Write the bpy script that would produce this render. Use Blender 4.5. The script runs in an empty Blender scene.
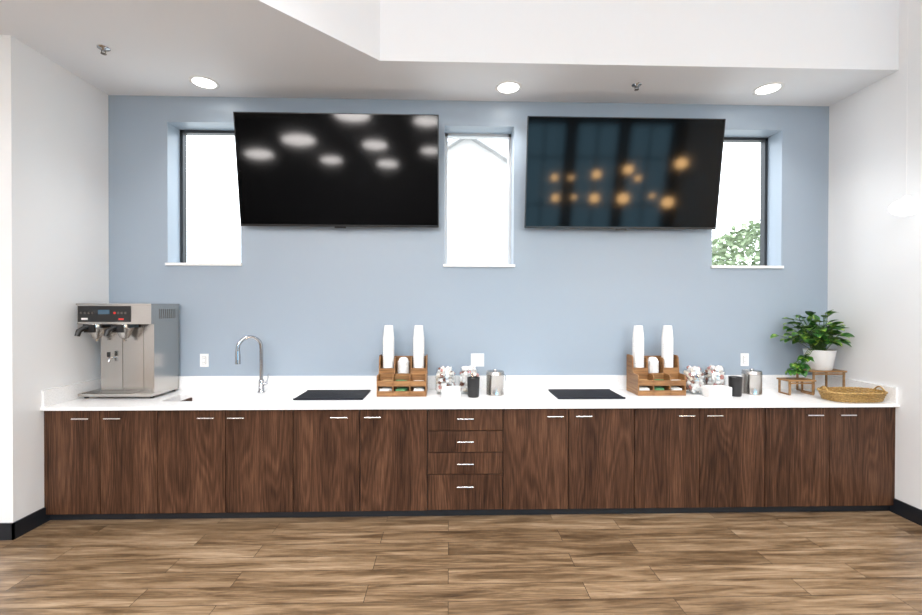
import bpy, random
from math import *
from mathutils import Vector, Matrix
random.seed(7)
S=bpy.context.scene
S.view_settings.view_transform='Standard'

# ------------------------------------------------------------------ materials
def mat(name,col=(.8,.8,.8),rough=.5,metal=0,spec=.5,emit=None,es=0):
    m=bpy.data.materials.new(name);m.use_nodes=True
    b=m.node_tree.nodes['Principled BSDF']
    b.inputs['Base Color'].default_value=(*col,1);b.inputs['Roughness'].default_value=rough
    b.inputs['Metallic'].default_value=metal;b.inputs['Specular IOR Level'].default_value=spec
    if emit: b.inputs['Emission Color'].default_value=(*emit,1);b.inputs['Emission Strength'].default_value=es
    return m
def N(m,t,**k):
    n=m.node_tree.nodes.new(t)
    for a,v in k.items():
        if a in n.inputs.keys(): n.inputs[a].default_value=v
        else: setattr(n,a,v)
    return n
def L(m,a,b): m.node_tree.links.new(a,b)
def bsdf(m): return m.node_tree.nodes['Principled BSDF']
def ramp(m,stops):
    r=N(m,'ShaderNodeValToRGB');e=r.color_ramp.elements
    e[0].position=stops[0][0];e[0].color=(*stops[0][1],1);e[1].position=stops[-1][0];e[1].color=(*stops[-1][1],1)
    for p,c in stops[1:-1]:
        x=e.new(p);x.color=(*c,1)
    return r
def paint(name,col,rough=.5,bump=.05,spec=.5):
    m=mat(name,col,rough,spec=spec)
    g=N(m,'ShaderNodeNewGeometry');n=N(m,'ShaderNodeTexNoise',Scale=140.0,Detail=3.0);b=N(m,'ShaderNodeBump',Strength=bump,Distance=.002)
    L(m,g.outputs['Position'],n.inputs['Vector']);L(m,n.outputs['Fac'],b.inputs['Height']);L(m,b.outputs[0],bsdf(m).inputs['Normal'])
    return m
M_white=paint('white_wall_paint',(.79,.80,.81),.55)
M_ceil=paint('ceiling_paint',(.80,.82,.85),.8)
M_blue=paint('blue_grey_paint',(.315,.378,.448),.36)
M_trimblack=mat('black_baseboard_vinyl',(.008,.011,.016),.4)
M_quartz=mat('white_quartz',(.86,.86,.86),.18)
def quartz():
    m=M_quartz;g=N(m,'ShaderNodeNewGeometry');n=N(m,'ShaderNodeTexNoise',Scale=90.0,Detail=4.0)
    r=ramp(m,[(.3,(.80,.80,.80)),(.6,(.88,.88,.88))]);L(m,g.outputs['Position'],n.inputs['Vector']);L(m,n.outputs['Fac'],r.inputs[0]);L(m,r.outputs[0],bsdf(m).inputs['Base Color'])
quartz()
def walnut():
    m=mat('walnut_laminate',rough=.45,spec=.22)
    g=N(m,'ShaderNodeNewGeometry');oi=N(m,'ShaderNodeObjectInfo')
    mul=N(m,'ShaderNodeMath',operation='MULTIPLY');mul.inputs[1].default_value=37.0
    L(m,oi.outputs['Random'],mul.inputs[0])
    cb=N(m,'ShaderNodeCombineXYZ');L(m,mul.outputs[0],cb.inputs[0]);L(m,mul.outputs[0],cb.inputs[2])
    ad=N(m,'ShaderNodeVectorMath',operation='ADD');L(m,g.outputs['Position'],ad.inputs[0]);L(m,cb.outputs[0],ad.inputs[1])
    mp=N(m,'ShaderNodeMapping');mp.inputs['Scale'].default_value=(5.0,5.0,.62);L(m,ad.outputs[0],mp.inputs[0])
    n1=N(m,'ShaderNodeTexNoise',Scale=1.2,Detail=1.5,Roughness=.4,Distortion=.25);L(m,mp.outputs[0],n1.inputs['Vector'])
    k=N(m,'ShaderNodeMath',operation='MULTIPLY');k.inputs[1].default_value=85.0;L(m,n1.outputs['Fac'],k.inputs[0])
    s=N(m,'ShaderNodeMath',operation='SINE');L(m,k.outputs[0],s.inputs[0])
    mp2=N(m,'ShaderNodeMapping');mp2.inputs['Scale'].default_value=(110,110,3.0);L(m,ad.outputs[0],mp2.inputs[0])
    n2=N(m,'ShaderNodeTexNoise',Scale=1.5,Detail=5.0,Roughness=.65);L(m,mp2.outputs[0],n2.inputs['Vector'])
    a=N(m,'ShaderNodeMath',operation='MULTIPLY_ADD');a.inputs[1].default_value=.06;L(m,s.outputs[0],a.inputs[0]);L(m,n2.outputs['Fac'],a.inputs[2])
    b2=N(m,'ShaderNodeMath',operation='MULTIPLY_ADD');b2.inputs[1].default_value=.45;L(m,n1.outputs['Fac'],b2.inputs[0]);L(m,a.outputs[0],b2.inputs[2])
    r=ramp(m,[(.50,(.015,.006,.003)),(.68,(.050,.021,.0105)),(.82,(.083,.038,.020)),(1.0,(.14,.068,.037))])
    L(m,b2.outputs[0],r.inputs[0]);L(m,r.outputs[0],bsdf(m).inputs['Base Color'])
    return m
M_walnut=walnut()
def floorm():
    m=mat('rustic_wood_plank_floor',rough=.30,spec=.4)
    g=N(m,'ShaderNodeNewGeometry')
    br=N(m,'ShaderNodeTexBrick',offset=.37,offset_frequency=2)
    for a,v in dict(Scale=1.0,**{'Mortar Size':.0016,'Mortar Smooth':.1,'Bias':0,'Brick Width':1.25,'Row Height':.148}).items(): br.inputs[a].default_value=v
    br.inputs['Color1'].default_value=(0,0,0,1);br.inputs['Color2'].default_value=(1,1,1,1);br.inputs['Mortar'].default_value=(.5,.5,.5,1)
    L(m,g.outputs['Position'],br.inputs['Vector'])
    sc=N(m,'ShaderNodeVectorMath',operation='SCALE');sc.inputs['Scale'].default_value=19.0;L(m,br.outputs['Color'],sc.inputs[0])
    ad=N(m,'ShaderNodeVectorMath',operation='ADD');L(m,g.outputs['Position'],ad.inputs[0]);L(m,sc.outputs[0],ad.inputs[1])
    mp=N(m,'ShaderNodeMapping');mp.inputs['Scale'].default_value=(1.0,10,1);L(m,ad.outputs[0],mp.inputs[0])
    n1=N(m,'ShaderNodeTexNoise',Scale=1.7,Detail=7.0,Roughness=.62,Distortion=.6);L(m,mp.outputs[0],n1.inputs['Vector'])
    mp2=N(m,'ShaderNodeMapping');mp2.inputs['Scale'].default_value=(5,130,1);L(m,ad.outputs[0],mp2.inputs[0])
    n2=N(m,'ShaderNodeTexNoise',Scale=1.2,Detail=4.0,Roughness=.6);L(m,mp2.outputs[0],n2.inputs['Vector'])
    a=N(m,'ShaderNodeMath',operation='MULTIPLY_ADD');a.inputs[1].default_value=.38;L(m,n2.outputs['Fac'],a.inputs[0]);L(m,n1.outputs['Fac'],a.inputs[2])
    c=N(m,'ShaderNodeMath',operation='MULTIPLY_ADD');c.inputs[1].default_value=.10;L(m,br.outputs['Color'],c.inputs[0]);L(m,a.outputs[0],c.inputs[2])
    r=ramp(m,[(.50,(.042,.024,.012)),(.64,(.105,.064,.033)),(.78,(.20,.132,.075)),(.98,(.35,.255,.165))])
    L(m,c.outputs[0],r.inputs[0])
    mx=N(m,'ShaderNodeMixRGB',blend_type='MIX');L(m,br.outputs['Fac'],mx.inputs[0]);L(m,r.outputs[0],mx.inputs[1]);mx.inputs[2].default_value=(.02,.012,.007,1)
    L(m,mx.outputs[0],bsdf(m).inputs['Base Color'])
    bp=N(m,'ShaderNodeBump',Strength=.15,Distance=.003);L(m,c.outputs[0],bp.inputs['Height']);L(m,bp.outputs[0],bsdf(m).inputs['Normal'])
    return m
M_floor=floorm()
def steelm(name,col,rough):
    m=mat(name,col,rough,1.0)
    g=N(m,'ShaderNodeNewGeometry');mp=N(m,'ShaderNodeMapping');mp.inputs['Scale'].default_value=(8,8,500)
    n=N(m,'ShaderNodeTexNoise',Scale=1.0,Detail=2.0);b=N(m,'ShaderNodeBump',Strength=.06,Distance=.001)
    L(m,g.outputs['Position'],mp.inputs[0]);L(m,mp.outputs[0],n.inputs['Vector']);L(m,n.outputs['Fac'],b.inputs['Height']);L(m,b.outputs[0],bsdf(m).inputs['Normal'])
    return m
M_steel=steelm('brushed_stainless',(.50,.48,.455),.24)
M_steeld=mat('dark_steel',(.16,.15,.14),.35,1)
M_chrome=mat('chrome',(.45,.47,.50),.09,1)
M_nickel=mat('satin_nickel',(.75,.75,.74),.25,1)
M_black=mat('black_plastic',(.012,.012,.013),.35)
M_rubber=mat('black_rubber',(.006,.008,.014),.6,spec=.3)
M_screen=mat('tv_screen_glass',(.0006,.0007,.0009),.075,spec=.18)
M_bezel=mat('tv_bezel_black',(.006,.006,.007),.3)
M_plasticw=mat('white_plastic',(.85,.85,.84),.35)
M_paper=mat('white_paper_cup',(.86,.86,.85),.55)
M_display=mat('brewer_display',(.02,.03,.05),.2,emit=(.25,.55,.75),es=.15)
M_red=mat('red_led',(.4,.02,.02),.3,emit=(1,.05,.03),es=.35)
M_ceramic=mat('white_ceramic',(.82,.82,.82),.35)
M_soil=mat('potting_soil',(.03,.02,.012),.9)
M_stem=mat('plant_stem',(.08,.17,.04),.5)
M_lampw=mat('lamp_opal',(.9,.9,.9),.4,emit=(1,.97,.93),es=9)
M_lamppend=mat('lamp_globe_opal',(.9,.9,.9),.4,emit=(1,.98,.95),es=4)
M_lampback=mat('lamp_drum_opal',(.9,.9,.9),.4,emit=(1,.95,.92),es=48)
M_lampwarm=mat('lamp_warm_glass',(.9,.7,.4),.4,emit=(1,.58,.24),es=60)
M_frame=mat('window_frame_bronze',(.035,.04,.045),.4,.3)
M_framel=mat('window_frame_aluminium',(.6,.61,.62),.4,.2)
def wood(name,c0,c1,sc=(3,3,40),rough=.45):
    m=mat(name,rough=rough);g=N(m,'ShaderNodeNewGeometry');mp=N(m,'ShaderNodeMapping');mp.inputs['Scale'].default_value=sc
    n=N(m,'ShaderNodeTexNoise',Scale=2.0,Detail=4.0,Distortion=.5);r=ramp(m,[(.3,c0),(.7,c1)])
    L(m,g.outputs['Position'],mp.inputs[0]);L(m,mp.outputs[0],n.inputs['Vector']);L(m,n.outputs['Fac'],r.inputs[0]);L(m,r.outputs[0],bsdf(m).inputs['Base Color'])
    return m
M_orgwood=wood('acacia_wood',(.16,.068,.020),(.34,.17,.06))
M_bamboo=wood('oiled_bamboo',(.20,.10,.035),(.36,.20,.08))
M_wicker=wood('rattan',(.22,.12,.03),(.52,.33,.11),(40,40,40),.5)
def leafm():
    m=mat('variegated_leaf',rough=.35);g=N(m,'ShaderNodeNewGeometry');n=N(m,'ShaderNodeTexNoise',Scale=22.0,Detail=3.0)
    r=ramp(m,[(.42,(.012,.07,.010)),(.54,(.05,.18,.02)),(.64,(.32,.44,.06))])
    L(m,g.outputs['Position'],n.inputs['Vector']);L(m,n.outputs['Fac'],r.inputs[0]);L(m,r.outputs[0],bsdf(m).inputs['Base Color']);return m
M_leaf=leafm()
def thinglass(name,gl=.06,tint=(1,1,1)):
    m=bpy.data.materials.new(name);m.use_nodes=True;nt=m.node_tree;nt.nodes.clear()
    o=nt.nodes.new('ShaderNodeOutputMaterial');t=nt.nodes.new('ShaderNodeBsdfTransparent');t.inputs[0].default_value=(*tint,1)
    g=nt.nodes.new('ShaderNodeBsdfGlossy');g.inputs['Roughness'].default_value=.03
    mx=nt.nodes.new('ShaderNodeMixShader');mx.inputs[0].default_value=gl
    nt.links.new(t.outputs[0],mx.inputs[1]);nt.links.new(g.outputs[0],mx.inputs[2]);nt.links.new(mx.outputs[0],o.inputs[0]);return m
M_glass=thinglass('window_glass',.04)
M_glasstint=thinglass('blue_tinted_window_glass',.04,(.45,.80,1.0))
M_jar=thinglass('jar_glass',.06,(.98,.99,.99))
M_pods=[mat('creamer_cup_white',(.88,.86,.85),.5),mat('creamer_cup_pink',(.55,.25,.22),.5),mat('creamer_cup_brown',(.20,.08,.05),.5),mat('creamer_cup_cream',(.80,.72,.62),.5)]
M_pack=[mat('sweetener_packet_green',(.08,.25,.10),.5),mat('sweetener_packet_white',(.85,.85,.82),.5),mat('sweetener_packet_tan',(.5,.32,.15),.5)]
M_grass=paint('exterior_concrete',(.60,.60,.57),.9)
M_siding=mat('exterior_siding',(.47,.46,.445),.8)
M_roof=mat('exterior_roof_shingle',(.30,.30,.30),.9)
M_tree=mat('tree_foliage',(.25,.32,.19),.8)
M_bark=mat('tree_bark',(.15,.11,.08),.9)

# ------------------------------------------------------------------ mesh builder
class MB:
    def __init__(s): s.v=[];s.f=[];s.m=[];s.s=[];s.M=Matrix.Identity(4);s.mats=[]
    def mi(s,m):
        if m not in s.mats: s.mats.append(m)
        return s.mats.index(m)
    def add(s,vs,fs,m,smooth=False):
        o=len(s.v);i=s.mi(m)
        s.v+= [tuple(s.M@Vector(p)) for p in vs]
        for f in fs: s.f.append([o+k for k in f]);s.m.append(i);s.s.append(smooth)
    def box(s,x0,x1,y0,y1,z0,z1,m):
        s.add([(x0,y0,z0),(x1,y0,z0),(x1,y1,z0),(x0,y1,z0),(x0,y0,z1),(x1,y0,z1),(x1,y1,z1),(x0,y1,z1)],
              [(0,3,2,1),(4,5,6,7),(0,1,5,4),(1,2,6,5),(2,3,7,6),(3,0,4,7)],m)
    def prism(s,poly,z0,z1,m):
        n=len(poly)
        s.add([(x,y,z0) for x,y in poly]+[(x,y,z1) for x,y in poly],
              [tuple(range(n))[::-1],tuple(range(n,2*n))]+[(i,(i+1)%n,n+(i+1)%n,n+i) for i in range(n)],m)
    def prismx(s,poly,x0,x1,m):  # poly in (y,z)
        n=len(poly)
        s.add([(x0,y,z) for y,z in poly]+[(x1,y,z) for y,z in poly],
              [tuple(range(n))[::-1],tuple(range(n,2*n))]+[(i,(i+1)%n,n+(i+1)%n,n+i) for i in range(n)],m)
    def lathe(s,cx,cy,prof,m,seg=32,sx=1,sy=1):
        vs=[];fs=[];n=len(prof)
        for r,z in prof:
            for k in range(seg):
                a=2*pi*k/seg;vs.append((cx+r*cos(a)*sx,cy+r*sin(a)*sy,z))
        for j in range(n-1):
            for k in range(seg):
                k2=(k+1)%seg;fs.append((j*seg+k,j*seg+k2,(j+1)*seg+k2,(j+1)*seg+k))
        s.add(vs,fs,m,True)
    def tube(s,pts,r,m,seg=10,closed=False,cap=True):
        pts=[Vector(p) for p in pts];n=len(pts)
        rr=r if isinstance(r,(list,tuple)) else [r]*n
        vs=[];up=None
        for i,p in enumerate(pts):
            if closed: t=pts[(i+1)%n]-pts[i-1]
            else: t=pts[min(i+1,n-1)]-pts[max(i-1,0)]
            t.normalize()
            if up is None: up=t.orthogonal().normalized()
            up=(up-t*up.dot(t));up=up.normalized() if up.length>1e-6 else t.orthogonal().normalized()
            w=t.cross(up)
            for k in range(seg):
                a=2*pi*k/seg;vs.append(p+(up*cos(a)+w*sin(a))*rr[i])
        fs=[]
        for i in range(n if closed else n-1):
            i2=(i+1)%n
            for k in range(seg):
                k2=(k+1)%seg;fs.append((i*seg+k,i*seg+k2,i2*seg+k2,i2*seg+k))
        s.add(vs,fs,m,True)
        if cap and not closed:
            s.add(vs[:seg],[tuple(range(seg))[::-1]],m);s.add(vs[-seg:],[tuple(range(seg))],m)
    def leaf(s,base,d,length,width,droop,m,roll=0):
        d=Vector(d).normalized();side=d.cross(Vector((0,0,1)))
        if side.length<.1: side=Vector((1,0,0))
        side.normalize();side=Matrix.Rotation(roll,3,d)@side;nrm=side.cross(d)
        vs=[];K=7
        for i in range(K):
            t=i/(K-1);w=width*.5*(sin(pi*min(1,t**.75))**.8 if 0<t<1 else 0.02)
            c=Vector(base)+d*length*t+Vector((0,0,-droop*t*t*length))
            vs+=[c-side*w+nrm*w*.35,c,c+side*w+nrm*w*.35]
        fs=[]
        for i in range(K-1):
            for k in range(2): fs.append((i*3+k,i*3+k+1,i*3+k+4,i*3+k+3))
        s.add(vs,fs,m,True)
    def build(s,name,loc=(0,0,0),bevel=0,parent=None,seg=2):
        me=bpy.data.meshes.new(name);me.from_pydata(s.v,[],s.f);
        for m in s.mats: me.materials.append(m)
        me.polygons.foreach_set('material_index',s.m);me.polygons.foreach_set('use_smooth',s.s);me.update()
        o=bpy.data.objects.new(name,me);o.location=loc;S.collection.objects.link(o)
        if parent: o.parent=parent
        if bevel:
            b=o.modifiers.new('bevel','BEVEL');b.width=bevel;b.segments=seg;b.limit_method='ANGLE';b.angle_limit=radians(50)
        return o
def empty(name,loc=(0,0,0)):
    e=bpy.data.objects.new(name,None);e.location=loc;e.empty_display_size=.1;S.collection.objects.link(e);return e
def simple(name,*a,m,bevel=0,parent=None):
    b=MB();b.box(*a,m);return b.build(name,bevel=bevel,parent=parent)

# ------------------------------------------------------------------ room
XL,XR,YB,ZC,YL,YS=-3.0,3.50,3.92,3.461,3.07,3.30
ZH=4.95
WIN=[(-2.49,-1.85),(-.04,.585),(2.41,3.06)];WZ0,WZ1=1.985,3.235
simple('floor',-7.2,7.2,-6.2,4.2,-.1,0,m=M_floor)
b=MB();xs=[XL]+[x for w in WIN for x in w]+[XR]
for i in range(0,len(xs),2): b.box(xs[i],xs[i+1],YB,4.17,0,ZC,M_blue)
for a,c in WIN: b.box(a,c,YB,4.17,0,WZ0,M_blue);b.box(a,c,YB,4.17,WZ1,ZC,M_blue)
b.build('wall_back')
simple('wall_left',-7.2,XL,YL,4.17,0,ZC,m=M_white)
simple('wall_right',XR,3.72,2.2,4.17,0,ZH,m=M_white)
simple('wall_right_return',3.72,7.2,2.2,2.4,0,ZH,m=M_white)
simple('wall_side_left',-7.2,-7.0,-6.2,YL,0,ZH,m=M_white)
simple('wall_side_right',7.0,7.2,-6.2,2.2,0,ZH,m=M_white)
b=MB();b.prism([(-7.0,4.17),(XR,4.17),(XR,YS),(-.523,YS),(-2.2,1.625),(-7.0,1.625)][::-1],ZC,ZH,M_ceil);b.build('ceiling_soffit')
simple('ceiling',-7.2,7.2,-6.2,4.2,ZH,ZH+.1,m=M_ceil)
M_rear=paint('rear_wall_paint',(.16,.165,.18),.6)
b=MB();op=[(.6,1.9),(2.2,3.5),(3.8,5.1),(5.4,6.7)];xx=[-7.0]+[x for w in op for x in w]+[7.0]
for i in range(0,len(xx),2): b.box(xx[i],xx[i+1],-6.2,-6.0,0,ZH,M_rear)
for a,c in op: b.box(a,c,-6.2,-6.0,0,.4,M_rear);b.box(a,c,-6.2,-6.0,4.4,ZH,M_rear)
b.build('wall_rear')
for i,(a,c) in enumerate(op):
    b=MB()
    for z in (.4,2.0,3.4,4.36): b.box(a,c,-6.14,-6.08,z,z+.04,M_frame)
    for x in (a,(a+c)/2-.02,c-.04): b.box(x,x+.04,-6.14,-6.08,.4,4.4,M_frame)
    b.add([(a,-6.11,.4),(c,-6.11,.4),(c,-6.11,4.4),(a,-6.11,4.4)],[(0,1,2,3)],M_glasstint)
    b.build(f'window_{i+4}')
for i,(a,c) in enumerate(WIN):
    b=MB();y0,y1=4.10,4.16;fr=M_framel if i==1 else M_frame;t=.026
    b.box(a,a+t,y0,y1,WZ0,WZ1,fr);b.box(c-t,c,y0,y1,WZ0,WZ1,fr);b.box(a,c,y0,y1,WZ1-t,WZ1,fr);b.box(a,c,y0,y1,WZ0,WZ0+t*.6,M_framel)
    b.add([(a,4.13,WZ0),(c,4.13,WZ0),(c,4.13,WZ1),(a,4.13,WZ1)],[(0,1,2,3)],M_glass)
    b.build(f'window_{i+1}')
    simple(f'trim_{i+1}',a-.012,c+.012,3.90,4.10,WZ0-.02,WZ0+.004,m=M_quartz,bevel=.002)
simple('baseboard_left',XL,XL+.012,YL-.012,3.33,0,.115,m=M_trimblack)
simple('baseboard_left_return',-7.0,XL+.012,YL-.012,YL,0,.115,m=M_trimblack)
simple('baseboard_right',XR-.012,XR,2.2,3.33,0,.115,m=M_trimblack)

# ------------------------------------------------------------------ cabinets
cab=empty('base_cabinet',(0,0,0))
YD=3.296;ZCB=.836
b=MB();x0,x1=XL+.003,XR-.003
b.box(x0,x1,3.88,3.90,.07,ZCB,M_walnut);b.box(x0,x1,YD+.022,3.88,.07,.09,M_walnut);b.box(x0,x1,YD+.022,YD+.04,.09,ZCB,M_trimblack)
for x in(x0,-2.18,-1.18,-.17,.41,1.425,2.45,x1-.018): b.box(x,x+.018,YD+.04,3.88,.09,ZCB,M_walnut)
b.build('carcass',parent=cab)
b=MB();b.box(x0,x1,3.335,3.40,0,.07,M_trimblack);b.build('toe_kick',parent=cab)
ed=[XL+.02,-2.59,-2.17,-1.67,-1.17,-.67,-.16,.415,.92,1.43,1.94,2.455,2.97,XR-.02]
def pull(px,z):
    h=MB();h.tube([(px-.062,YD-.03,z),(px+.062,YD-.03,z)],.0058,M_nickel,10)
    for q in (-.048,.048): h.tube([(px+q,YD-.03,z),(px+q,YD+.002,z)],.0045,M_nickel,8)
    h.build('bar_pull',parent=cab)
pulls=[-2.71,-2.48,-1.80,-1.58,-.82,-.57,None,.81,1.03,1.82,2.04,2.83,3.09]
for i in range(13):
    a,c=ed[i]+.003,ed[i+1]-.003
    if i==6:
        zs=[.060,.333,.500,.665,.834]
        for j in range(4):
            d=MB();d.box(a,c,YD,YD+.02,zs[j]+.003,zs[j+1]-.003,M_walnut);d.build('drawer_front',bevel=.001,parent=cab)
        for z in (.762,.588,.420,.247): pull((a+c)/2,z)
    else:
        d=MB();d.box(a,c,YD,YD+.02,.060,.834,M_walnut);d.build('door_panel',bevel=.001,parent=cab)
        pull(pulls[i],.777)
for n,a,c in (('filler_left',XL+.001,XL+.018),('filler_right',XR-.018,XR-.001)):
    d=MB();d.box(a,c,YD+.004,YD+.022,.060,.834,M_walnut);d.build(n,parent=cab)

SX0,SX1,SY0,SY1=-2.26,-1.64,3.46,3.72
b=MB();z0,z1=.838,.862;yf=3.270
b.box(XL+.001,SX0,yf,3.919,z0,z1,M_quartz);b.box(SX1,XR-.001,yf,3.919,z0,z1,M_quartz)
b.box(SX0,SX1,yf,SY0,z0,z1,M_quartz);b.box(SX0,SX1,SY1,3.919,z0,z1,M_quartz)
b.build('countertop')
b=MB();z1=.8625
b.box(XL+.001,XR-.001,3.90,3.919,z1,.985,M_quartz)
b.box(XL+.001,XL+.02,yf+.01,3.90,z1,.985,M_quartz);b.box(XR-.02,XR-.001,yf+.01,3.90,z1,.985,M_quartz)
b.build('trim_backsplash')
b=MB();t=.012;zt=.8375
b.box(SX0-t,SX1+t,SY0-t,SY1+t,.73,.74,M_ceramic)
b.box(SX0-t,SX0,SY0-t,SY1+t,.74,zt,M_ceramic);b.box(SX1,SX1+t,SY0-t,SY1+t,.74,zt,M_ceramic)
b.box(SX0,SX1,SY0-t,SY0,.74,zt,M_ceramic);b.box(SX0,SX1,SY1,SY1+t,.74,zt,M_ceramic)
b.lathe((SX0+SX1)/2,(SY0+SY1)/2,[(.045,.741),(.045,.744),(.03,.742),(0,.741)],M_chrome,24)
b.build('undermount_sink')
ZT=.8625

# ------------------------------------------------------------------ TVs
def tv(cx):
    e=empty('wall_tv',(cx,3.765,2.771));W,H=1.722,.943;tl=atan2(.13,.934)
    R=Matrix.Rotation(tl,4,'X')
    b=MB();b.M=R
    b.box(-W/2,W/2,0,.03,-H/2,H/2,M_bezel)
    b.box(-W*.36,W*.36,.03,.06,-H*.36,H*.30,M_bezel)
    b.box(-.05,.05,-.004,.0,-H/2-.012,-H/2+.002,M_bezel)
    b.build('housing',bevel=.004,parent=e)
    b=MB();b.M=R;q=.009
    b.add([(-W/2+q,-.0012,-H/2+.018),(W/2-q,-.0012,-H/2+.018),(W/2-q,-.0012,H/2-q),(-W/2+q,-.0012,H/2-q)],[(0,1,2,3)],M_screen)
    b.build('screen',parent=e)
    b=MB();b.box(-.35,.35,.14,.153,-.2,.2,M_black)
    for x in(-.25,.25):
        b.box(x-.02,x+.02,.05,.15,.05,.12,M_black);b.box(x-.02,x+.02,.05,.15,-.15,-.09,M_black)
    b.build('wall_bracket',parent=e)
tv(-.95);tv(1.53)

# ------------------------------------------------------------------ coffee brewer
b=MB();W=.58
for x in(.03,.55):
    for y in(.02,.29): b.lathe(x,y,[(0,0),(.016,0),(.016,.022),(0,.022)],M_black,12)
b.box(0,W,-.03,.32,.02,.045,M_steel)
b.box(.02,.42,-.015,.08,.0452,.047,M_steeld)
for i in range(14): b.box(.03+i*.027,.042+i*.027,-.01,.075,.047,.0485,M_steel)
b.box(.095,.565,.08,.32,.045,.60,M_steel)
b.box(.565,W,-.0,.32,.045,.60,M_steel)
b.box(.27,.274,.0785,.08,.06,.58,M_steeld);b.box(.44,.443,.0785,.08,.06,.58,M_steeld)
b.box(0,W,-.035,.32,.60,.76,M_steel)
b.box(-.004,W+.004,-.04,.325,.752,.765,M_steel)
b.box(.012,.42,-.041,-.035,.618,.745,M_black)
b.box(.17,.26,-.043,-.041,.68,.715,M_display)
for i in range(4):
    b.tube([(.04+i*.03,-.041,.69),(.04+i*.03,-.046,.69)],.009,M_steeld,12)
    b.tube([(.30+i*.028,-.041,.69),(.30+i*.028,-.046,.69)],.009,M_red if i==0 else M_steeld,12)
b.box(.04,.09,-.0425,-.041,.635,.65,M_plasticw);b.box(.33,.37,-.0425,-.041,.635,.647,M_red)
for fx in(.115,.335):
    b.lathe(fx,.015,[(0,.60),(.066,.60),(.066,.565),(.058,.56),(.03,.49),(.012,.48),(.012,.46),(0,.46)],M_steel,24)
    b.box(fx-.074,fx-.060,-.03,.07,.57,.6,M_black);b.box(fx+.060,fx+.074,-.03,.07,.57,.6,M_black)
    b.tube([(fx-.02,-.04,.575),(fx-.03,-.07,.57),(fx-.045,-.10,.55),(fx-.05,-.11,.51)],[.016,.018,.020,.017],M_black,10)
    b.box(fx-.045,fx+.035,-.055,-.035,.535,.598,M_black)
for tx in(.19,):
    b.tube([(tx,.08,.32),(tx,.05,.32),(tx,.04,.29)],.009,M_chrome);b.box(tx-.008,tx+.008,.03,.05,.33,.37,M_black)
for i in range(9): b.box(W,W+.0015,.06+i*.025,.068+i*.025,.64,.72,M_steeld)
b.build('coffee_brewer',loc=(-2.955,3.57,ZT),bevel=.003)

# ------------------------------------------------------------------ faucet
b=MB()
b.lathe(0,0,[(0,0),(.032,0),(.032,.008),(.024,.012),(.022,.10),(.020,.11),(0,.11)],M_chrome,24)
pts=[(0,0,.10),(0,0,.30),(0,0,.37)]
d=Vector((-.80,-.6,0)).normalized();R=.092
for k in range(1,13):
    a=pi*k/12;c=Vector((0,0,.39))+d*R;p=c-d*R*cos(a)+Vector((0,0,R*sin(a)));pts.append(tuple(p))
e0=Vector(pts[-1]);pts.append(tuple(e0+Vector((0,0,-.02))))
b.tube(pts,.0155,M_chrome,14)
b.tube([tuple(e0+Vector((0,0,-.02))),tuple(e0+Vector((0,0,-.06))),tuple(e0+Vector((0,0,-.13)))],[.018,.021,.022],M_chrome,14)
b.tube([(0,0,.07),(.035,0,.075),(.05,0,.08)],[.016,.015,.010],M_chrome,12)
b.tube([(.045,0,.078),(.06,-.01,.12),(.07,-.02,.16)],[.007,.006,.006],M_chrome,8)
b.build('kitchen_faucet',loc=(-1.62,3.80,ZT))

# ------------------------------------------------------------------ mats
for cx in(-.96,1.16):
    b=MB();b.box(-.275,.275,-.175,.175,0,.010,M_rubber)
    for i in range(24): x=-.262+i*.0225;b.box(x,x+.009,-.165,.165,.010,.014,M_rubber)
    for i in range(2): b.box(-.275,.275,(-.175,.167)[i],(-.167,.175)[i],.010,.015,M_rubber)
    b.build('drip_mat',loc=(cx,3.655,ZT),bevel=.001)

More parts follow.
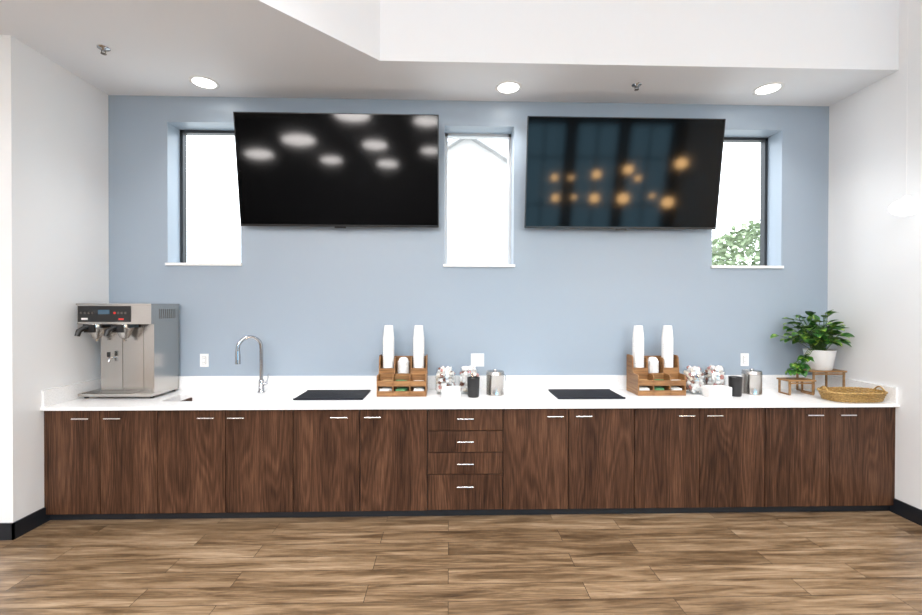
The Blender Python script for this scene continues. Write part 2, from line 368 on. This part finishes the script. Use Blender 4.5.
# ------------------------------------------------------------------ organizers
def cupstack(b,x,y,z,n,r=.045,up=.0165):
    h=.115
    b.lathe(x,y,[(r*.96,z),(r,z+.002),(r,z+.008),(r*.96,z+.010)],M_paper,24)
    for k in range(n):
        zz=z+.010+k*up
        b.lathe(x,y,[(r*.93,zz),(r*1.0,zz+.002),(r*1.0,zz+.006),(r*.94,zz+.008),(r*.93,zz+up)],M_paper,24)
    zz=z+.010+n*up
    b.lathe(x,y,[(r*.93,zz),(r*.73,zz+h*.85),(r*.70,zz+h*.87),(r*.68,zz+h*.84),(0,zz+h*.84)],M_paper,24)
def organizer(x0):
    W=.41;t=.010;e=empty('coffee_station_organizer',(x0,3.60,ZT));b=MB()
    prof=[(0,0),(.24,0),(.24,.315),(.22,.325),(.14,.325),(.12,.31),(.11,.19),(.10,.175),(.015,.175),(0,.16)]
    for x in(0,W-t): b.prismx(prof[::-1],x,x+t,M_orgwood)
    for x in(.13,.27): b.prismx([(y,z-.02 if z>.2 else z) for y,z in prof][::-1],x,x+.008,M_orgwood)
    b.box(t,W-t,0,.24,0,.012,M_orgwood);b.box(t,W-t,.23,.24,.012,.31,M_orgwood)
    b.box(t,W-t,.10,.108,.012,.175,M_orgwood);b.box(t,W-t,.10,.23,.10,.108,M_orgwood)
    b.box(t,W-t,0,.008,.012,.045,M_orgwood);b.box(t,W-t,0,.10,.085,.092,M_orgwood);b.box(t,W-t,0,.008,.092,.13,M_orgwood)
    b.box(t,.13,.108,.116,.108,.22,M_orgwood);b.box(.278,W-t,.108,.116,.108,.22,M_orgwood)
    b.build('wooden_frame',bevel=.0015,parent=e)
    b=MB();cupstack(b,.075,.172,.109,22,.050);cupstack(b,W-.075,.172,.109,22,.050)
    b.build('paper_cup_stacks',parent=e)
    b=MB()
    for k in range(12):
        z=.11+k*.013;b.lathe(.204,.170,[(.048,z),(.051,z+.002),(.051,z+.006),(.044,z+.009),(.042,z+.013)],M_plasticw,24)
    z=.11+12*.013;b.lathe(.204,.170,[(.048,z),(.051,z+.002),(.051,z+.006),(.044,z+.009),(.041,z+.02),(.034,z+.032),(.02,z+.04),(0,z+.042)],M_plasticw,24)
    b.build('cup_lids',parent=e)
    b=MB();rnd=random.Random(3)
    for k in range(36):
        cell=k%3;x=(.018,.145,.285)[cell]+rnd.uniform(0,.03);row=k//18;m=M_pack[(cell+row+1)%3 if row else (1,0,1)[cell]]
        y=.014+ (k//3%6)*.013;z=.013 if row==0 else .0925
        b.box(x,x+.075,y,y+.005,z,z+(.04 if row==0 else .025)+rnd.uniform(0,.01),m)
    b.build('sweetener_packets',parent=e)
organizer(-.595);organizer(1.59)

# ------------------------------------------------------------------ jars, boxes, cups, canisters
def jar(x,y,r,h):
    e=empty('creamer_jar',(x,y,ZT));b=MB()
    b.lathe(0,0,[(0,0),(r*.80,0),(r*.97,.03),(r,h*.45),(r*.95,h*.8),(r*.82,h*.93),(r*.86,h),(r*.84,h),(r*.80,h*.93),(r*.92,h*.8),(r*.97,h*.45),(r*.93,.034),(r*.77,.006),(0,.006)],M_jar,32)
    b.build('glass_bowl',parent=e)
    b=MB();rnd=random.Random(int(x*100))
    k=0;placed=[]
    for tr in range(9000):
        if k>=170: break
        a=rnd.uniform(0,2*pi);z=rnd.uniform(.025,h*.98);rr=(r-.024)*sqrt(rnd.uniform(.1,1))
        if z>h*.8: rr*=.75
        p=Vector((rr*cos(a),rr*sin(a),z))
        if any((p-q).length<.021 for q in placed): continue
        placed.append(p);k+=1
        b.M=Matrix.Translation(p)@Matrix.Rotation(rnd.uniform(0,pi),4,'X')@Matrix.Rotation(rnd.uniform(0,pi),4,'Y')
        m=M_pods[rnd.choice([0,0,0,0,0,0,3,1,2])]
        b.lathe(0,0,[(0,-.011),(.012,-.011),(.015,.009),(.020,.009),(.020,.011),(0,.0115)],m,12)
    b.build('creamer_pods',parent=e)
for x,y in((-.03,3.73),(.175,3.75),(2.13,3.72),(2.34,3.76)): jar(x,y,.092,.22)
def wbox(x,w):
    b=MB();d=.10;h=.085;t=.006;n='napkin_box'
    b.box(-w/2,w/2,-d/2,d/2,0,t,M_plasticw);b.box(-w/2,w/2,-d/2,-d/2+t,t,h,M_plasticw);b.box(-w/2,w/2,d/2-t,d/2,t,h,M_plasticw)
    b.box(-w/2,-w/2+t,-d/2+t,d/2-t,t,h,M_plasticw);b.box(w/2-t,w/2,-d/2+t,d/2-t,t,h,M_plasticw)
    for i in range(9): b.box(-w/2+.012,w/2-.012,-.038+i*.0085,-.031+i*.0085,t,h-.012,M_paper)
    b.build(n,loc=(x,3.56,ZT),bevel=.002)
wbox(.02,.15);wbox(2.24,.19)
for x in(.205,2.415):
    b=MB();b.lathe(0,0,[(0,0),(.043,0),(.047,.01),(.052,.155),(.053,.16),(.050,.16),(.045,.012),(0,.012)],M_black,28)
    b.build('black_cup',loc=(x,3.59,ZT))
for x in(.395,2.62):
    b=MB();r=.075;b.lathe(0,0,[(0,0),(r,0),(r+.002,.004),(r,.010),(r,.165),(r+.003,.168),(r+.003,.176),(r,.178),(r,.195),(r-.004,.2),(0,.2)],M_steel,36)
    b.lathe(0,0,[(0,.2),(.018,.2),(.014,.207),(.016,.214),(0,.217)],M_steel,20)
    b.tube([(r,0,.172),(r+.012,0,.165),(r+.014,0,.12),(r+.005,0,.11)],.003,M_chrome,8)
    b.build('steel_canister',loc=(x,3.68,ZT))

# ------------------------------------------------------------------ plant, stands, basket
def stand(name,x0,x1,y0,y1,h):
    b=MB();t=.014
    b.box(x0,x1,y0,y1,h-t,h,M_bamboo)
    for x in(x0+.012,x1-.012-t):
        for y in(y0+.006,y1-.006-t): b.box(x,x+t,y,y+t,.012,h-t,M_bamboo)
        b.box(x,x+t,y0+.006,y1-.006,0,.012,M_bamboo)
    b.box(x0+.012,x1-.012,y0+.006,y0+.016,h-.035,h-.022,M_bamboo)
    b.build(name[0],loc=name[1],bevel=.002)
stand(('plant_stand',(3.28,3.74,ZT)),-.155,.15,-.10,.10,.20)
stand(('display_riser',(2.995,3.66,ZT)),-.12,.12,-.07,.07,.13)
pe=empty('potted_plant',(3.27,3.74,ZT+.2005))
b=MB();b.lathe(0,0,[(0,0),(.082,0),(.090,.006),(.116,.165),(.118,.175),(.110,.175),(.104,.15),(0,.15)],M_ceramic,36)
b.build('ceramic_pot',parent=pe)
b=MB();b.lathe(0,0,[(.101,.152),(0,.158)],M_soil,24);b.build('soil',parent=pe)
b=MB();rnd=random.Random(11)
for k in range(130):
    a=rnd.uniform(0,2*pi);el=asin(rnd.uniform(.12,1));ln=rnd.uniform(.09,.29)
    out=Vector((cos(a)*cos(el),sin(a)*cos(el)*.75,sin(el)));base=Vector((rnd.uniform(-.04,.04),rnd.uniform(-.04,.04),.155))
    if out.x>.3: ln*=.8
    mid=base+Vector((0,0,.06))+out*ln*.5;tip=base+Vector((0,0,.07))+out*ln
    tip.y=min(tip.y,.10);tip.x=min(tip.x,.14)
    b.tube([base,mid,tip],.0022,M_stem,5)
    d=Vector((out.x,out.y-.35,out.z*.35-.05))
    if tip.x>.09: d.x=min(d.x,.1)
    b.leaf(tip,d,rnd.uniform(.08,.12),rnd.uniform(.055,.075),rnd.uniform(.1,.4),M_leaf,rnd.uniform(-.5,.5))
for v in range(4):
    pts=[Vector((-.06,-.03+v*.015,.16)),Vector((-.13,-.08+v*.015,.18)),Vector((-.19,-.10+v*.015,.12)),Vector((-.235-v*.018,-.12+v*.015,.06)),Vector((-.26-v*.024,-.13+v*.015,.01))]
    b.tube(pts,.0025,M_stem,5)
    for p in pts[2:]:
        for s_ in range(3):
            dd=Vector((rnd.uniform(-1,.5),rnd.uniform(-1,.1),rnd.uniform(-.5,.3)))
            b.leaf(p,dd,rnd.uniform(.055,.08),rnd.uniform(.04,.055),.2,M_leaf,rnd.uniform(-.6,.6))
b.v=[(min(x,.195),min(y,.155),max(z,-.055)) for x,y,z in b.v]
b.build('foliage',parent=pe)
# wicker tray
b=MB();A,B=.228,.120;NN=96
def ell(a,b_,z,amp,ph,n=3.0):
    out=[]
    for k in range(NN):
        t=2*pi*k/NN;c,s_=cos(t),sin(t);q=(abs(c)**n+abs(s_)**n)**(-1/n)*1.0
        w=amp*sin(24*t+ph);out.append(((a+w)*q*c,(b_+w)*q*s_,z))
    return out
for k in range(8):
    f=k/7;b.tube(ell(A*(.90+.10*f),B*(.86+.14*f),.008+k*.0085,.0028,(k%2)*pi),.0045,M_wicker,6,closed=True)
for k in range(24):
    t=2*pi*k/24;n=3.0;c,s_=cos(t),sin(t);q=(abs(c)**n+abs(s_)**n)**(-1/n)
    b.tube([(A*.90*q*c,B*.86*q*s_,.004),(A*q*c,B*q*s_,.074)],.003,M_wicker,5)
for ph in(0,pi): 
    pts=[(x,y,.076+.004*sin(30*2*pi*i/NN+ph)) for i,(x,y,z) in enumerate(ell(A+.004,B+.004,0,.003,ph+1))]
    b.tube(pts,.0055,M_wicker,6,closed=True)
for i in range(17):
    u=-.86+i*1.72/16;yy=B*.86*(1-abs(u)**3)**(1/3);x=A*.92*u;b.tube([(x,-yy,.010),(x,yy,.010)],.0085,M_wicker,6)
for sx in(-1,1):
    pts=[(sx*(A+.002),-.045+.09*k/10,.076+.035*sin(pi*k/10)) for k in range(11)];b.tube(pts,.0055,M_wicker,8)
b.build('wicker_tray',loc=(3.245,3.405,ZT+.0005))

# ------------------------------------------------------------------ outlets
def outlet(x,z,w):
    b=MB();b.box(-w/2,w/2,-.006,-.0005,-.058,.058,M_plasticw)
    n=1 if w<.1 else 2
    for g in range(n):
        gx=(g-(n-1)/2)*.046;b.box(gx-.017,gx+.017,-.009,-.006,-.034,.034,M_steeld);b.box(gx-.0155,gx+.0155,-.010,-.009,-.0325,.0325,M_plasticw)
        for zz in(-.018,.018):
            b.box(gx-.007,gx-.005,-.0106,-.010,zz-.005,zz+.005,M_black);b.box(gx+.005,gx+.007,-.0106,-.010,zz-.005,zz+.005,M_black)
    b.build('wall_outlet',loc=(x,YB,z),bevel=.001)
outlet(-2.17,1.125,.073);outlet(.26,1.125,.118);outlet(2.72,1.125,.075)

# ------------------------------------------------------------------ ceiling fittings
for i,(x,y) in enumerate([(-2.03,3.67),(.50,3.67),(2.70,3.62)]):
    b=MB();b.lathe(0,0,[(.112,0),(.112,-.004),(.090,-.007),(.086,-.002)],M_plasticw,40)
    b.lathe(0,0,[(.087,-.0025),(0,-.0025)],M_lampw,32)
    b.build('recessed_downlight',loc=(x,y,ZC-.0005))
    l=bpy.data.lights.new('downlight_lamp','SPOT');l.energy=42;l.spot_size=radians(115);l.spot_blend=.8;l.shadow_soft_size=.08;l.color=(1,.98,.95)
    o=bpy.data.objects.new('downlight_lamp',l);o.location=(x,y,ZC-.02);S.collection.objects.link(o)
for x,y in[(-2.48,3.20),(1.56,3.59)]:
    b=MB();b.lathe(0,0,[(.04,0),(.038,-.005),(.014,-.008),(.012,-.02),(0,-.02)],M_chrome,24)
    b.tube([(-.014,0,-.012),(-.014,0,-.034),(0,0,-.040),(.014,0,-.034),(.014,0,-.012)],.003,M_steeld,6)
    b.lathe(0,0,[(0,-.040),(.018,-.041),(.018,-.043),(0,-.043)],M_steeld,16)
    b.build('fire_sprinkler',loc=(x,y,ZC-.0005))
def pendant(name,x,y,z,r,fl,m,cord=M_plasticw,rc=.0025):
    b=MB();prof=[(r*sin(pi*k/14),r*fl*-cos(pi*k/14)) for k in range(15)]
    b.lathe(0,0,prof,m,32);b.lathe(0,0,[(.02,r*fl*.97),(.02,r*fl+.02),(0,r*fl+.02)],cord,16)
    b.tube([(0,0,r*fl+.015),(0,0,ZH-z)],rc,cord,6);b.lathe(0,0,[(0,ZH-z-.03),(.05,ZH-z-.03),(.05,ZH-z)],cord,20)
    b.build(name,loc=(x,y,z))
pendant('globe_pendant_lamp',3.245,3.0,2.325,.088,.66,M_lamppend,rc=.0012)
for x,z,r in[(-4.37,3.24,.30),(-3.44,3.56,.36),(-2.19,4.11,.40),(-1.71,3.47,.28),(-1.43,3.06,.24),(-2.73,3.13,.24),(-.51,4.0,.30),(-.43,3.36,.22)]:
    pendant('drum_pendant_lamp',x,-3.0,z,r,.32,M_lampback,M_black)
for x,z,r in[(5.5,3.15,.13),(4.25,3.0,.11),(3.5,2.88,.10),(2.5,2.80,.08),(2.9,2.80,.06),(4.5,2.8,.07),(4.2,2.33,.13),(3.5,2.33,.11),(5.3,2.25,.13),(2.55,2.33,.09),(3.0,2.35,.06),(4.9,2.4,.06)]:
    pendant('warm_pendant_lamp',x,-3.0,z,r,.9,M_lampwarm,M_black)

# ------------------------------------------------------------------ exterior
simple('exterior_ground',-40,40,4.4,60,-.6,-.5,m=M_grass)
b=MB();n0=[(-6.0,-.5),(6.0,-.5),(6.0,3.6),(.6,7.0),(-6.0,2.85)]
b.add([(x,14,z) for x,z in n0]+[(x,22,z) for x,z in n0],[(0,1,2,3,4),(9,8,7,6,5),(0,5,6,1),(1,6,7,2),(4,9,5,0)],M_siding)
b.add([(6.4,13.7,3.35),(.6,13.7,7.0),(.6,22,7.0),(6.4,22,3.35),(-6.4,13.7,2.6),(-6.4,22,2.6),(6.4,13.7,3.5),(.6,13.7,7.16),(.6,22,7.16),(6.4,22,3.5),(-6.4,13.7,2.75),(-6.4,22,2.75)],
      [(0,1,2,3),(1,4,5,2),(6,9,8,7),(7,8,11,10),(0,6,7,1),(1,7,10,4)],M_roof)
b.build('neighbour_building')
b=MB();b.tube([(0,0,0),(.1,0,1.5),(0,.1,2.6)],[.18,.14,.1],M_bark,8);rnd=random.Random(5)
for k in range(3200):
    a=rnd.uniform(0,2*pi);u=rnd.uniform(-1,1);rr=rnd.uniform(.6,1)**.5
    p=Vector((1.9*rr*cos(a)*sqrt(1-u*u),1.6*rr*sin(a)*sqrt(1-u*u),2.9+1.6*rr*u))
    b.leaf(p,(rnd.uniform(-1,1),rnd.uniform(-1,1),rnd.uniform(-.6,.6)),.2,.12,.2,M_tree,rnd.uniform(-1,1))
b.build('deciduous_tree',loc=(9.0,12,-.5))

# ------------------------------------------------------------------ lights
w=bpy.data.worlds.new('sky');S.world=w;w.use_nodes=True;bg=w.node_tree.nodes['Background']
bg.inputs[0].default_value=(.87,.94,1,1);bg.inputs[1].default_value=4.8
def area(x,y,z,sx,sy,e,spread=180,col=(.98,.985,1)):  # added fill light under the raised ceiling, out of view; no real fitting
    l=bpy.data.lights.new('added_fill_light','AREA');l.shape='RECTANGLE';l.size=sx;l.size_y=sy;l.energy=e;l.color=col;l.spread=radians(spread)
    o=bpy.data.objects.new('added_fill_light',l);o.location=(x,y,z);S.collection.objects.link(o)
for x in(-1.0,2.2): area(x,1.2,4.9,2.0,1.2,72,100)
for x in(-4,0,4): area(x,-1.8,4.9,2.4,1.4,98,150)

# ------------------------------------------------------------------ camera
c=bpy.data.cameras.new('camera');c.sensor_width=36;c.sensor_fit='HORIZONTAL';c.lens=434.36*36/922;c.clip_start=.05;c.clip_end=200
o=bpy.data.objects.new('camera',c);S.collection.objects.link(o)
o.matrix_world=Matrix.Translation((0,0,1.6259))@Matrix.Rotation(-.028,4,'Z')@Matrix.Rotation(pi/2-.0068,4,'X')@Matrix.Rotation(.0024,4,'Z')
S.camera=o
